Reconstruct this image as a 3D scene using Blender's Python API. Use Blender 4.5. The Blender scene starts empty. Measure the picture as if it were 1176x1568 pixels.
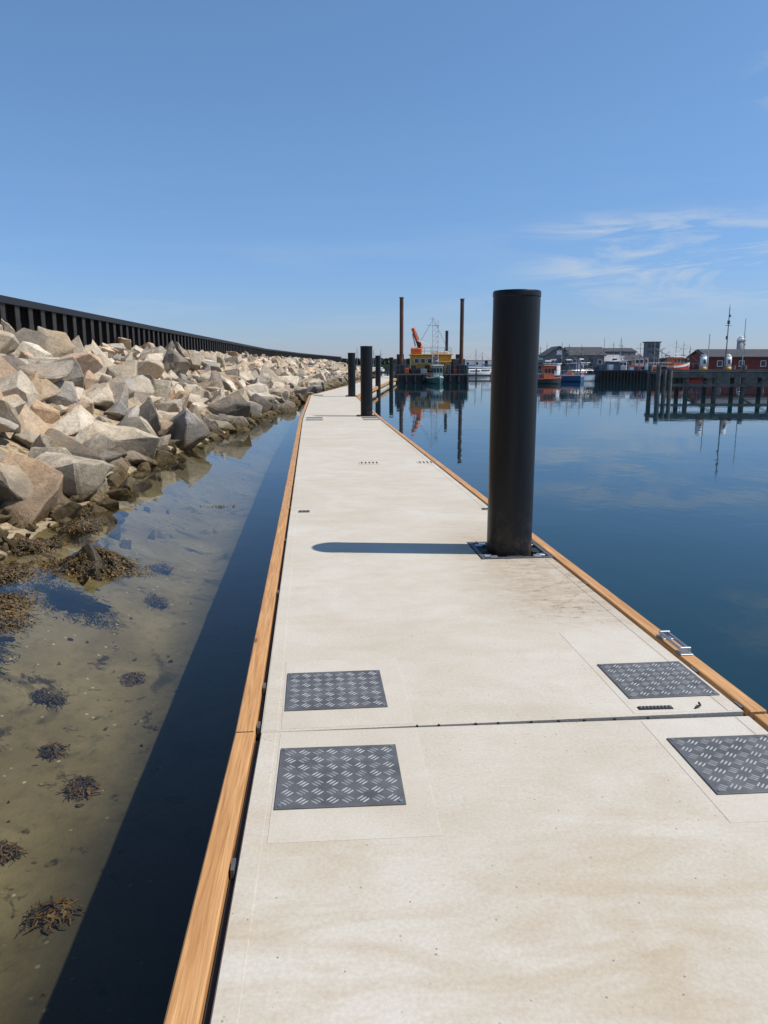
import bpy, bmesh, math, random
import numpy as np
from mathutils import Vector, Matrix, noise
random.seed(7); np.random.seed(7)
S=bpy.context.scene
YAW=math.radians(4.2); PITCH=math.radians(10.9)
DZ=0.5; CAMZ=DZ+1.55
# ------------------------------------------------------------------ materials
def newmat(name):
    m=bpy.data.materials.new(name); m.use_nodes=True
    nt=m.node_tree; nt.nodes.clear()
    out=nt.nodes.new('ShaderNodeOutputMaterial')
    return m,nt,out
def N(nt,t,**k):
    n=nt.nodes.new(t)
    for a,b in k.items(): setattr(n,a,b)
    return n
def ramp(nt,fac,stops):
    r=N(nt,'ShaderNodeValToRGB'); e=r.color_ramp.elements
    while len(e)<len(stops): e.new(0.5)
    for i,(p,c) in enumerate(stops):
        e[i].position=p
        e[i].color=(c,c,c,1) if not isinstance(c,tuple) else (*c,1)
    nt.links.new(fac,r.inputs[0]); return r.outputs[0]
def mixc(nt,fac,a,b,mode='MIX'):
    m=N(nt,'ShaderNodeMix',data_type='RGBA',blend_type=mode)
    for s,v in ((0,fac),(6,a),(7,b)):
        if hasattr(v,'links') or hasattr(v,'is_linked'): nt.links.new(v,m.inputs[s])
        elif s==0: m.inputs[0].default_value=v
        else: m.inputs[s].default_value=(*v,1)
    return m.outputs[2]
def noise_n(nt,vec,scale,detail=4,rough=.55,dist=0):
    n=N(nt,'ShaderNodeTexNoise'); n.inputs['Scale'].default_value=scale; n.inputs['Detail'].default_value=detail
    n.inputs['Roughness'].default_value=rough; n.inputs['Distortion'].default_value=dist
    if vec is not None: nt.links.new(vec,n.inputs['Vector'])
    return n.outputs['Fac']
def mapping(nt,vec,scale=(1,1,1),rot=(0,0,0),loc=(0,0,0)):
    m=N(nt,'ShaderNodeMapping'); m.inputs['Scale'].default_value=scale; m.inputs['Rotation'].default_value=rot; m.inputs['Location'].default_value=loc
    nt.links.new(vec,m.inputs['Vector']); return m.outputs[0]
def math_n(nt,op,a,b=None,clamp=False):
    m=N(nt,'ShaderNodeMath',operation=op); m.use_clamp=clamp
    for i,v in enumerate((a,b)):
        if v is None: continue
        if isinstance(v,(int,float)): m.inputs[i].default_value=v
        else: nt.links.new(v,m.inputs[i])
    return m.outputs[0]
def maprange(nt,v,a,b,c=0,d=1):
    m=N(nt,'ShaderNodeMapRange',interpolation_type='SMOOTHSTEP')
    nt.links.new(v,m.inputs[0])
    for i,x in enumerate((a,b,c,d)): m.inputs[i+1].default_value=x
    return m.outputs[0]
def bump(nt,h,strength,dist,normal=None):
    b=N(nt,'ShaderNodeBump'); b.inputs['Strength'].default_value=strength; b.inputs['Distance'].default_value=dist
    nt.links.new(h,b.inputs['Height'])
    if normal is not None: nt.links.new(normal,b.inputs['Normal'])
    return b.outputs[0]
def princ(nt,out,col,rough=.6,metal=0,normal=None,spec=.5):
    p=N(nt,'ShaderNodeBsdfPrincipled')
    if isinstance(col,tuple): p.inputs['Base Color'].default_value=(*col,1)
    else: nt.links.new(col,p.inputs['Base Color'])
    if isinstance(rough,(int,float)): p.inputs['Roughness'].default_value=rough
    else: nt.links.new(rough,p.inputs['Roughness'])
    p.inputs['Metallic'].default_value=metal; p.inputs['Specular IOR Level'].default_value=spec
    if normal is not None: nt.links.new(normal,p.inputs['Normal'])
    nt.links.new(p.outputs[0],out.inputs[0]); return p
_simple={}
def simple(name,col,rough=.6,metal=0,var=.25,scale=3.0,bmp=0.0):
    if name in _simple: return _simple[name]
    m,nt,out=newmat(name)
    g=N(nt,'ShaderNodeNewGeometry').outputs['Position']
    n=noise_n(nt,g,scale,5,.65)
    f=ramp(nt,n,[(.3,1-var),(.7,1+var*.6)])
    c=mixc(nt,1.0,col,f,'MULTIPLY')
    n2=noise_n(nt,g,scale*9,3)
    nor=bump(nt,n2,bmp,.01) if bmp else None
    princ(nt,out,c,rough,metal,nor)
    _simple[name]=m; return m

def mat_concrete():
    m,nt,out=newmat('pontoon_concrete')
    g=N(nt,'ShaderNodeNewGeometry').outputs['Position']
    sep=N(nt,'ShaderNodeSeparateXYZ'); nt.links.new(g,sep.inputs[0]); X,Y=sep.outputs[0],sep.outputs[1]
    big=noise_n(nt,g,.9,6,.6,.6); mid=noise_n(nt,g,5,6,.65); fine=noise_n(nt,g,70,3,.6)
    base=mixc(nt,ramp(nt,big,[(.35,0.),(.7,1.)]),(.53,.475,.385),(.60,.555,.475))
    base=mixc(nt,ramp(nt,mid,[(.45,0.),(.75,.45)]),base,(.48,.40,.30))
    st=noise_n(nt,mapping(nt,g,(1.1,3.2,1)),1.6,7,.62,.7)
    near=maprange(nt,Y,3.0,1.6)
    sf=math_n(nt,'MULTIPLY',ramp(nt,st,[(.42,0.),(.68,1.)]),math_n(nt,'ADD',math_n(nt,'MULTIPLY',near,.40),.22))
    base=mixc(nt,sf,base,(.44,.335,.205))
    # dried mud beside the mooring pile
    rx=maprange(nt,X,.75,1.5); ry=math_n(nt,'MULTIPLY',maprange(nt,Y,4.0,4.9),maprange(nt,Y,7.6,6.4))
    md=math_n(nt,'MULTIPLY',rx,ry)
    st2=noise_n(nt,mapping(nt,g,(2.0,5,1)),2.3,7,.7,1.2)
    base=mixc(nt,math_n(nt,'MULTIPLY',md,ramp(nt,st2,[(.38,0.2),(.58,.7)])),base,(.38,.28,.185))
    st3=noise_n(nt,mapping(nt,g,(3.5,6,1)),2.6,8,.78,.8)
    md3=math_n(nt,'MULTIPLY',maprange(nt,X,1.0,1.6),math_n(nt,'MULTIPLY',maprange(nt,Y,4.2,4.6),maprange(nt,Y,7.4,6.6)))
    base=mixc(nt,math_n(nt,'MULTIPLY',md3,ramp(nt,st3,[(.55,0.),(.59,.65)])),base,(.17,.13,.09))
    v=N(nt,'ShaderNodeTexVoronoi'); v.inputs['Scale'].default_value=26; nt.links.new(g,v.inputs['Vector'])
    pn=noise_n(nt,g,11,2)
    pore=math_n(nt,'MULTIPLY',ramp(nt,v.outputs['Distance'],[(.05,1.),(.12,0.)]),ramp(nt,pn,[(.50,0.),(.58,1.)]))
    base=mixc(nt,math_n(nt,'MULTIPLY',pore,.65),base,(.15,.12,.09))
    base=mixc(nt,1.0,base,ramp(nt,fine,[(.3,.90),(.7,1.05)]),'MULTIPLY')
    br=noise_n(nt,mapping(nt,g,(14,90,1)),1.0,4,.6)
    h=math_n(nt,'ADD',math_n(nt,'MULTIPLY',fine,.6),math_n(nt,'SUBTRACT',math_n(nt,'MULTIPLY',br,.4),math_n(nt,'MULTIPLY',pore,1.2)))
    nor=bump(nt,h,.35,.004)
    princ(nt,out,base,.85,0,nor,.3); return m
def mat_smoothconc():
    m,nt,out=newmat('smooth_concrete_inset')
    g=N(nt,'ShaderNodeNewGeometry').outputs['Position']
    mid=noise_n(nt,g,3.5,6,.65); fine=noise_n(nt,g,90,3,.6); big=noise_n(nt,g,.9,6,.6,.6)
    c=mixc(nt,ramp(nt,big,[(.35,0.),(.7,1.)]),(.54,.485,.395),(.61,.565,.485))
    c=mixc(nt,ramp(nt,mid,[(.4,0.),(.72,.6)]),c,(.50,.42,.32))
    c=mixc(nt,1.0,c,ramp(nt,fine,[(.3,.91),(.7,1.04)]),'MULTIPLY')
    princ(nt,out,c,.8,0,bump(nt,fine,.2,.003),.3); return m
def mat_wood():
    m,nt,out=newmat('fender_timber')
    tc=N(nt,'ShaderNodeTexCoord').outputs['Object']
    att=N(nt,'ShaderNodeAttribute',attribute_name='tone').outputs['Fac']
    mp=mapping(nt,tc,(22,1.0,22))
    w=noise_n(nt,mp,1.6,6,.6,1.4)
    w2=noise_n(nt,mapping(nt,tc,(60,2.,60)),2.0,4,.6,.3)
    c=ramp(nt,w,[(.3,(.40,.185,.06)),(.5,(.55,.28,.105)),(.72,(.66,.38,.165))])
    c=mixc(nt,1.0,c,ramp(nt,w2,[(.3,.78),(.7,1.1)]),'MULTIPLY')
    c=mixc(nt,att,c,(.34,.20,.095))
    v=N(nt,'ShaderNodeTexVoronoi'); v.inputs['Scale'].default_value=1.6; nt.links.new(mapping(nt,tc,(4,1,4)),v.inputs['Vector'])
    c=mixc(nt,ramp(nt,v.outputs['Distance'],[(.04,.85),(.09,0.)]),c,(.14,.06,.02))
    princ(nt,out,c,.6,0,bump(nt,w2,.4,.003),.35); return m
def mat_water():
    m,nt,out=newmat('harbour_water')
    g=N(nt,'ShaderNodeNewGeometry').outputs['Position']
    sep=N(nt,'ShaderNodeSeparateXYZ'); nt.links.new(g,sep.inputs[0]); X,Y=sep.outputs[0],sep.outputs[1]
    n1=noise_n(nt,mapping(nt,g,(1,.75,1)),2.2,3,.5,.3); n2=noise_n(nt,g,.35,2,.5)
    n3=noise_n(nt,mapping(nt,g,(.03,.08,1)),1,3,.6)
    amp=math_n(nt,'ADD',math_n(nt,'MULTIPLY',ramp(nt,n3,[(.4,0.),(.65,1.)]),.6),.4)
    h=math_n(nt,'MULTIPLY',math_n(nt,'ADD',n1,math_n(nt,'MULTIPLY',n2,2.5)),amp)
    nor=bump(nt,h,.6,.006)
    fr=N(nt,'ShaderNodeFresnel'); fr.inputs['IOR'].default_value=1.33; nt.links.new(nor,fr.inputs['Normal'])
    tr=N(nt,'ShaderNodeBsdfTransparent'); tr.inputs[0].default_value=(.77,.76,.66,1)
    di=N(nt,'ShaderNodeBsdfDiffuse')
    di.inputs[0].default_value=(.005,.026,.033,1)
    xs=math_n(nt,'SUBTRACT',X,math_n(nt,'MULTIPLY',math_n(nt,'MAXIMUM',math_n(nt,'SUBTRACT',Y,45.),0.),.09))
    f=math_n(nt,'MAXIMUM',maprange(nt,xs,-.2,1.2),maprange(nt,Y,125,140))
    f=math_n(nt,'MAXIMUM',f,maprange(nt,X,-10.,-11.))
    f=math_n(nt,'MAXIMUM',f,maprange(nt,Y,8,30,0,.35))
    mb=N(nt,'ShaderNodeMixShader'); nt.links.new(f,mb.inputs[0]); nt.links.new(tr.outputs[0],mb.inputs[1]); nt.links.new(di.outputs[0],mb.inputs[2])
    gl=N(nt,'ShaderNodeBsdfGlossy'); gl.inputs['Roughness'].default_value=.012; gl.inputs[0].default_value=(.9,.93,.95,1); nt.links.new(nor,gl.inputs['Normal'])
    mm=N(nt,'ShaderNodeMixShader'); nt.links.new(fr.outputs[0],mm.inputs[0]); nt.links.new(mb.outputs[0],mm.inputs[1]); nt.links.new(gl.outputs[0],mm.inputs[2])
    nt.links.new(mm.outputs[0],out.inputs[0]); return m
def mat_seabed():
    m,nt,out=newmat('sandy_seabed')
    g=N(nt,'ShaderNodeNewGeometry').outputs['Position']
    sep=N(nt,'ShaderNodeSeparateXYZ'); nt.links.new(g,sep.inputs[0]); X,Y,Z=sep.outputs
    a=noise_n(nt,g,1.1,6,.6,.5); b=noise_n(nt,g,7,6,.7)
    c=mixc(nt,ramp(nt,a,[(.35,0.),(.65,1.)]),(.19,.155,.09),(.30,.255,.16))
    c=mixc(nt,ramp(nt,b,[(.5,0.),(.7,.6)]),c,(.13,.11,.065))
    w=noise_n(nt,g,1.3,6,.68,.8)
    c=mixc(nt,ramp(nt,w,[(.56,0.),(.66,.85)]),c,(.055,.048,.022))
    w2=noise_n(nt,g,3.1,5,.7,.3)
    c=mixc(nt,ramp(nt,w2,[(.60,0.),(.66,.9)]),c,(.04,.03,.014))
    v=N(nt,'ShaderNodeTexVoronoi'); v.inputs['Scale'].default_value=9; nt.links.new(g,v.inputs['Vector'])
    sp=math_n(nt,'MULTIPLY',ramp(nt,v.outputs['Distance'],[(.07,1.),(.14,0.)]),ramp(nt,noise_n(nt,g,3,2),[(.46,0.),(.54,1.)]))
    c=mixc(nt,math_n(nt,'MULTIPLY',sp,.8),c,(.65,.62,.54))
    # pontoon's shadow on the bed deepened by painting the colour darker towards it
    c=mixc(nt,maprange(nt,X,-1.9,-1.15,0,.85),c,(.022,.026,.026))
    dry=maprange(nt,Z,-.03,.06)
    c=mixc(nt,dry,c,(.42,.32,.20))
    c=mixc(nt,math_n(nt,'MULTIPLY',dry,ramp(nt,b,[(.47,0.),(.6,1.)])),c,(.12,.085,.05))
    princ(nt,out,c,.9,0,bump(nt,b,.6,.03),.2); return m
def mat_rock():
    m,nt,out=newmat('granite_boulders')
    g=N(nt,'ShaderNodeNewGeometry').outputs['Position']
    sep=N(nt,'ShaderNodeSeparateXYZ'); nt.links.new(g,sep.inputs[0]); Z=sep.outputs[2]
    att=N(nt,'ShaderNodeVertexColor',layer_name='tint').outputs[0]
    a=noise_n(nt,g,2.2,8,.7,.4); b=noise_n(nt,g,14,6,.75); c3=noise_n(nt,g,60,3,.6)
    c=mixc(nt,1.0,att,ramp(nt,a,[(.3,.74),(.7,1.26)]),'MULTIPLY')
    c=mixc(nt,1.0,c,ramp(nt,b,[(.35,.78),(.65,1.12)]),'MULTIPLY')
    c=mixc(nt,1.0,c,ramp(nt,c3,[(.35,.82),(.65,1.1)]),'MULTIPLY')
    rs=noise_n(nt,g,.9,5,.6,.8)
    c=mixc(nt,ramp(nt,rs,[(.50,0.),(.72,.5)]),c,(.50,.33,.17))
    zz=math_n(nt,'ADD',Z,math_n(nt,'MULTIPLY',math_n(nt,'SUBTRACT',a,.5),.7))
    wet=maprange(nt,zz,.85,.35)
    c=mixc(nt,math_n(nt,'MULTIPLY',wet,.62),c,(.11,.088,.06))
    wet2=maprange(nt,zz,.32,.10)
    c=mixc(nt,math_n(nt,'MULTIPLY',wet2,ramp(nt,b,[(.4,.4),(.55,.95)])),c,(.095,.062,.02))
    nor=bump(nt,b,.8,.05); nor=bump(nt,c3,.5,.012,nor)
    princ(nt,out,c,.88,0,nor,.2); return m
def mat_pile():
    m,nt,out=newmat('black_pile_sleeve')
    g=N(nt,'ShaderNodeNewGeometry').outputs['Position']
    sep=N(nt,'ShaderNodeSeparateXYZ'); nt.links.new(g,sep.inputs[0]); Z=sep.outputs[2]
    a=noise_n(nt,mapping(nt,g,(9,9,.5)),1,5,.6); b=noise_n(nt,g,30,5,.7)
    c=mixc(nt,ramp(nt,a,[(.4,0.),(.7,1.)]),(.005,.005,.006),(.010,.0105,.012))
    c=mixc(nt,ramp(nt,b,[(.66,0.),(.78,.5)]),c,(.04,.04,.04))
    sc=noise_n(nt,mapping(nt,g,(28,28,1.2)),1,5,.7)
    c=mixc(nt,ramp(nt,sc,[(.60,0.),(.70,.4)]),c,(.05,.05,.055))
    base=maprange(nt,Z,1.0,.45)
    c=mixc(nt,math_n(nt,'MULTIPLY',base,ramp(nt,noise_n(nt,g,7,6,.7),[(.45,0.),(.65,.6)])),c,(.09,.065,.045))
    r=ramp(nt,a,[(.3,.30),(.7,.44)])
    princ(nt,out,c,r,0,bump(nt,b,.15,.004),.3); return m
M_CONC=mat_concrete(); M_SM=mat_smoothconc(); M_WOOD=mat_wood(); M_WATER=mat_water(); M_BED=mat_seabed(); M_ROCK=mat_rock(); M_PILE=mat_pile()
M_BLACK=simple('black_rubber',(.012,.012,.013),.7)
M_STEELD=simple('tread_plate_steel',(.12,.12,.122),.6,.2,.35,9)
M_STEELL=simple('worn_tread_lugs',(.36,.36,.355),.6,.2,.35,30)
M_GALV=simple('galvanised_steel',(.45,.47,.49),.42,.8,.25,14)
M_FRAME=simple('dull_frame_steel',(.10,.105,.115),.6,.3,.4,20)
M_SHEET=simple('dark_sheet_piling',(.022,.018,.016),.7,.0,.5,2.5,.4)
M_CAP=simple('dark_steel_capping',(.010,.010,.012),.6)
M_RUST=simple('rusty_spud_steel',(.10,.045,.028),.75,0,.5,1.5)
M_YEL=simple('yellow_paint',(.62,.31,.03),.5,0,.3,1.2)
M_ORG=simple('orange_paint',(.60,.12,.03),.5,0,.25,1.5)
M_WHT=simple('white_paint',(.72,.72,.70),.5,0,.15,1.5)
M_DKH=simple('dark_hull_paint',(.018,.02,.024),.6,0,.4,1.2)
M_BLU=simple('blue_hull_paint',(.03,.09,.20),.5,0,.2,1.2)
M_GRN=simple('green_hull_paint',(.03,.11,.10),.5,0,.2,1.2)
M_RED=simple('red_paint',(.38,.035,.02),.55,0,.2,1.2)
M_REDW=simple('red_timber_cladding',(.17,.032,.026),.8,0,.3,1.5)
M_GREYW=simple('grey_timber_cladding',(.11,.125,.15),.8,0,.3,1.5)
M_ROOF=simple('dark_roofing',(.05,.052,.058),.8,0,.3,1.)
M_ROOFL=simple('light_grey_roofing',(.32,.32,.33),.8,0,.25,1.)
M_GLASS=simple('window_glass',(.02,.03,.04),.12)
M_POLE=simple('mast_metal',(.10,.105,.12),.5,.3)
M_LPOLE=simple('aluminium_mast',(.45,.46,.48),.4,.5)
M_OLDW=simple('weathered_pier_timber',(.13,.12,.105),.9,0,.5,2.5,.4)
M_QUAY=simple('quay_concrete',(.30,.29,.27),.9,0,.25,.8)
M_TREE=simple('distant_foliage',(.05,.075,.05),.9,0,.5,.3)
M_WEED=simple('brown_seaweed',(.17,.095,.022),.55,0,.5,14,.4)
M_WEEDD=simple('dark_seaweed',(.06,.045,.02),.6,0,.6,11,.8)
M_LAND=simple('grassy_land',(.10,.11,.05),.95,0,.4,.05)
M_TEALP=simple('pale_green_paint',(.30,.40,.36),.5,0,.2,1.5)
# ------------------------------------------------------------------ mesh builder
class B:
    def __init__(s): s.v=[]; s.f=[]; s.m=[]; s.mats=[]
    def _mi(s,mat):
        if mat not in s.mats: s.mats.append(mat)
        return s.mats.index(mat)
    def add(s,vs,fs,mat):
        o=len(s.v); s.v+= [tuple(p) for p in vs]; i=s._mi(mat)
        for f in fs: s.f.append(tuple(o+k for k in f)); s.m.append(i)
    def box(s,x0,x1,y0,y1,z0,z1,mat,ch=0,M=None):
        if ch:
            bm=bmesh.new(); bmesh.ops.create_cube(bm,size=1)
            for v in bm.verts: v.co=Vector(((x0+x1)/2+v.co.x*(x1-x0),(y0+y1)/2+v.co.y*(y1-y0),(z0+z1)/2+v.co.z*(z1-z0)))
            bmesh.ops.bevel(bm,geom=bm.edges[:],offset=ch,segments=1,affect='EDGES')
            vs=[v.co.copy() for v in bm.verts]; fs=[[v.index for v in f.verts] for f in bm.faces]; bm.free()
        else:
            vs=[Vector(p) for p in ((x0,y0,z0),(x1,y0,z0),(x1,y1,z0),(x0,y1,z0),(x0,y0,z1),(x1,y0,z1),(x1,y1,z1),(x0,y1,z1))]
            fs=[(0,3,2,1),(4,5,6,7),(0,1,5,4),(1,2,6,5),(2,3,7,6),(3,0,4,7)]
        if M is not None: vs=[M@v for v in vs]
        s.add(vs,fs,mat)
    def cyl(s,p0,p1,r0,r1=None,n=10,mat=None,cap=True):
        r1=r0 if r1 is None else r1
        p0=Vector(p0);p1=Vector(p1);d=(p1-p0)
        if d.length<1e-6: return
        q=d.to_track_quat('Z','Y'); vs=[]
        for p,r in((p0,r0),(p1,r1)):
            for i in range(n):
                a=2*math.pi*i/n; vs.append(p+q@Vector((r*math.cos(a),r*math.sin(a),0)))
        fs=[(i,(i+1)%n,n+(i+1)%n,n+i) for i in range(n)]
        if cap: fs+= [tuple(range(n))[::-1],tuple(range(n,2*n))]
        s.add(vs,fs,mat)
    def obj(s,name,parent=None,smooth=False,loc=None,rz=0):
        me=bpy.data.meshes.new(name); me.from_pydata(s.v,[],s.f)
        for m in s.mats: me.materials.append(m)
        me.polygons.foreach_set('material_index',s.m)
        if smooth: me.polygons.foreach_set('use_smooth',[True]*len(me.polygons))
        me.update()
        o=bpy.data.objects.new(name,me); S.collection.objects.link(o)
        if parent: o.parent=parent
        if loc is not None: o.location=loc
        o.rotation_euler[2]=rz
        return o
def empty(name,loc=(0,0,0),rz=0):
    o=bpy.data.objects.new(name,None); S.collection.objects.link(o); o.location=loc; o.rotation_euler[2]=rz; o.empty_display_size=.3
    return o
def W(r,f,z=0):   # harbour survey frame (metres right / ahead of the pontoon head) -> world
    return Vector((r*math.cos(YAW)+f*math.sin(YAW), -r*math.sin(YAW)+f*math.cos(YAW), z))
# ------------------------------------------------------------------ shore geometry
def interp(pts,y):
    return float(np.interp(y,[p[0] for p in pts],[p[1] for p in pts]))
SH=[(-60,-5.5),(0,-4.6),(5,-3.8),(7.6,-3.4),(11,-3.5),(15,-3.75),(22.5,-3.1),(37,-1.95),(60,-.4),(81,1.6),(110,4.2),(140,8.0),(175,12)]
WL=[(-60,-9.2),(22,-9.1),(41,-8.8),(70,-8.2),(100,-7.6),(140,-4.5),(180,0.0),(230,6)]
shore=lambda y: interp(SH,y); wall=lambda y: interp(WL,y)
def terr(x,y):
    if y>178 : return -3.0
    s=x-shore(y); w=wall(y)
    k=max(0,min(1,(178-y)/12))
    if x<w-.6: z=-2.5
    elif s<0:
        z=(2.55)*(-s)/max(.1,(shore(y)-w))
        if y<12: z=min(z,.0+max(0,-s-.7)*.75+.12*min(1,-s))
    else:
        z=-.72*min(1,s/1.7)**.8 - max(0,s-3.2)*.35
        z=max(z,-3)
    z+=.035*noise.noise(Vector((x*1.6,y*1.6,0)))
    return z*k-3*(1-k) if k<1 else z
def build_seabed():
    xs=[-4000,-1000,-200,-60,-20,-12]+list(np.arange(-10.5,3.6,.3))+[4.5,6,8,10,13,18,40,100,300,1000,4000]
    ys=[-1500,-200,-60,-20,-8,-4]+list(np.arange(-2,30,.4))+list(np.arange(30,60,1.5))+list(np.arange(60,190,4))+[230,300,600,1500,4500]
    vs=[];fs=[]
    for y in ys:
        for x in xs: vs.append((x,y,terr(x,y)))
    nx=len(xs)
    for j in range(len(ys)-1):
        for i in range(nx-1):
            a=j*nx+i; fs.append((a,a+1,a+nx+1,a+nx))
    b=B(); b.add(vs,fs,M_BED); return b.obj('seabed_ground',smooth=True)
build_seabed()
b=B(); b.add([(-4000,-1500,0),(4000,-1500,0),(4000,4500,0),(-4000,4500,0)],[(0,1,2,3)],M_WATER); b.obj('harbour_water')
# ------------------------------------------------------------------ boulders
def rock_template(seed):
    rnd=random.Random(seed); bm=bmesh.new()
    dims=(1,rnd.uniform(.6,.95),rnd.uniform(.42,.8))
    for i in range(rnd.randint(8,13)):
        v=Vector((rnd.uniform(-1,1),rnd.uniform(-1,1),rnd.uniform(-1,1)))
        mx=max(abs(v.x),abs(v.y),abs(v.z)); v=v/mx
        k=rnd.uniform(.85,1.0); v=v*k
        bm.verts.new((v.x*dims[0],v.y*dims[1],v.z*dims[2]))
    r=bmesh.ops.convex_hull(bm,input=bm.verts[:])
    bmesh.ops.delete(bm,geom=[g for g in bm.verts if not g.link_faces],context='VERTS')
    bmesh.ops.dissolve_limit(bm,angle_limit=math.radians(14),verts=bm.verts[:],edges=bm.edges[:])
    try: bmesh.ops.bevel(bm,geom=bm.edges[:],offset=.045,segments=1,affect='EDGES',clamp_overlap=True)
    except Exception: pass
    bmesh.ops.triangulate(bm,faces=bm.faces[:])
    bmesh.ops.subdivide_edges(bm,edges=[e for e in bm.edges if e.calc_length()>.5],cuts=1)
    bmesh.ops.triangulate(bm,faces=bm.faces[:])
    bmesh.ops.subdivide_edges(bm,edges=[e for e in bm.edges if e.calc_length()>.42],cuts=1)
    bmesh.ops.triangulate(bm,faces=bm.faces[:])
    for v in bm.verts:
        v.co+=Vector((noise.noise(v.co*2.1+Vector((seed,0,0))),noise.noise(v.co*2.1+Vector((0,seed,0))),noise.noise(v.co*2.1+Vector((0,0,seed)))))*.08
        v.co+=noise.noise_vector(v.co*6+Vector((seed,1,0)))*.02
    bm.verts.index_update()
    V=np.array([v.co[:] for v in bm.verts]); F=np.array([[v.index for v in f.verts] for f in bm.faces]); bm.free()
    return V,F
TPL=[rock_template(i) for i in range(45)]
TINT=[(.50,.415,.30),(.58,.49,.36),(.42,.355,.265),(.64,.545,.41),(.52,.39,.265),(.60,.41,.255),(.32,.28,.225),(.46,.41,.34),(.58,.49,.37),(.66,.57,.44),(.60,.43,.30),(.21,.18,.145),(.56,.46,.33),(.36,.33,.29),(.62,.52,.39)]
def rocks(name,items,mat=None):
    Vs=[];Fs=[];Cs=[];o=0
    for (p,sc,seed,col) in items:
        V,F=TPL[seed%len(TPL)]
        rnd=random.Random(seed*31+int(p[1]*100))
        q=np.array((Matrix.Rotation(rnd.uniform(0,6.28),3,'Z')@Matrix.Rotation(rnd.gauss(0,.55),3,'X')@Matrix.Rotation(rnd.gauss(0,.55),3,'Y')))
        v=(V*sc)@q.T+np.array(p)
        Vs.append(v);Fs.append(F+o);o+=len(V);Cs.append(np.tile(np.array([*col,1.]),(len(V),1)))
    V=np.concatenate(Vs);F=np.concatenate(Fs);C=np.concatenate(Cs)
    me=bpy.data.meshes.new(name)
    me.vertices.add(len(V)); me.vertices.foreach_set('co',V.ravel())
    me.loops.add(len(F)*3); me.loops.foreach_set('vertex_index',F.ravel().astype(np.int32))
    me.polygons.add(len(F)); me.polygons.foreach_set('loop_start',np.arange(0,len(F)*3,3,dtype=np.int32))
    try: me.polygons.foreach_set('loop_total',np.full(len(F),3,dtype=np.int32))
    except Exception: pass
    me.update(calc_edges=True); me.validate()
    at=me.color_attributes.new('tint','FLOAT_COLOR','POINT'); at.data.foreach_set('color',C.ravel())
    me.materials.append(mat or M_ROCK)
    me.polygons.foreach_set('use_smooth',[False]*len(me.polygons))
    ob=bpy.data.objects.new(name,me); S.collection.objects.link(ob); return ob
items=[]; sd=0
y=-6.0
while y<176:
    w=wall(y)+.4; s=shore(y); L=(s-w)*1.12
    step=.74 if y<45 else .9
    nrow=int(L/step*1.25)
    for i in range(nrow):
        t=(i+random.random())/nrow
        x=w+(s-w)*t+random.uniform(-.1,.1); yy=y+random.uniform(-.4,.4)
        z=2.62*(1-t)**1.0-.05
        if y<9.5 and t>.80: continue
        if 9.5<=y<11 and t>.94: continue
        sc=random.choice([.26,.34,.42,.5,.6,.72,.8])*random.uniform(.85,1.15)
        if t<.12: sc=min(sc,.5)
        col=random.choice(TINT); k=random.uniform(.8,1.15); col=tuple(c*k for c in col)
        items.append(((x,yy,z+random.uniform(-.28,.24)),sc,sd,col)); sd+=1
    for i in range(4):
        xx=s+random.uniform(-.7,.35)-(.5 if y<10 else 0); sc=random.uniform(.1,.28)
        items.append(((xx,y+random.uniform(-.3,.3),max(-.12,terr(xx,y))+sc*.15),sc,sd,(.2,.17,.13))); sd+=1
    y+=step*.86
rocks('rock_revetment',items)
# ------------------------------------------------------------------ wall
b=B()
ys=list(np.arange(-8,215,1.0))
for i in range(len(ys)-1):
    y0,y1=ys[i],ys[i+1]; x0,x1=wall(y0),wall(y1)
    ang=math.atan2(-(x1-x0),(y1-y0)); M=Matrix.Translation((x0,y0,0))@Matrix.Rotation(ang,4,'Z'); L=math.hypot(x1-x0,y1-y0)
    b.box(-.30,-.22,0,L,-1,3.72,M_SHEET,0,M)
    b.box(-.22,.02,.0,.07,-1,3.72,M_SHEET,0,M); b.box(.0,.03,-.12,.20,-1,3.725,M_SHEET,0,M)
    b.box(-.38,.09,.001,L-.001,3.73,3.93,M_CAP,0,M)
    if i%2==0: b.box(-.22,-.17,.25,.7,2.9,3.05,M_RUST,0,M)
b.obj('sheet_pile_breakwater_wall')
# ------------------------------------------------------------------ pontoons
def tread_plate(parent,x0,x1,y0,y1,fine=True):
    b=B(); z=DZ+.003
    b.box(x0,x1,y0,y1,z-.002,z+.004,M_STEELD,.0015)
    if fine:
        nx=8; ny=7; mx=.014
        cwx=(x1-x0-2*mx)/nx; cwy=(y1-y0-2*mx)/ny
        for i in range(nx):
            for j in range(ny):
                a=math.radians(45 if (i+j)%2 else -45); ca,sa=math.cos(a),math.sin(a)
                for k in(-1,0,1):
                    oy=k*.0145
                    cx=x0+mx+(i+.5)*cwx-sa*oy; cy=y0+mx+(j+.5)*cwy+ca*oy
                    l,wd,h=.0195,.0036,.0016
                    pts=[(-l,0,0),(-l*.5,-wd,0),(l*.5,-wd,0),(l,0,0),(l*.5,wd,0),(-l*.5,wd,0),(-l*.5,0,h),(l*.5,0,h)]
                    vs=[(cx+ca*p[0]-sa*p[1],cy+sa*p[0]+ca*p[1],z+.004+p[2]) for p in pts]
                    b.add(vs,[(0,1,6),(1,2,7,6),(2,3,7),(3,4,7),(4,5,6,7),(5,0,6)],M_STEELL)
        for cx in (x0+.018,x1-.018):
            for cy in (y0+.018,y1-.018): b.cyl((cx,cy,z+.003),(cx,cy,z+.0075),.007,n=10,mat=M_GALV)
    b.obj('tread_plate_hatch',parent)
HW=1.085
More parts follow.
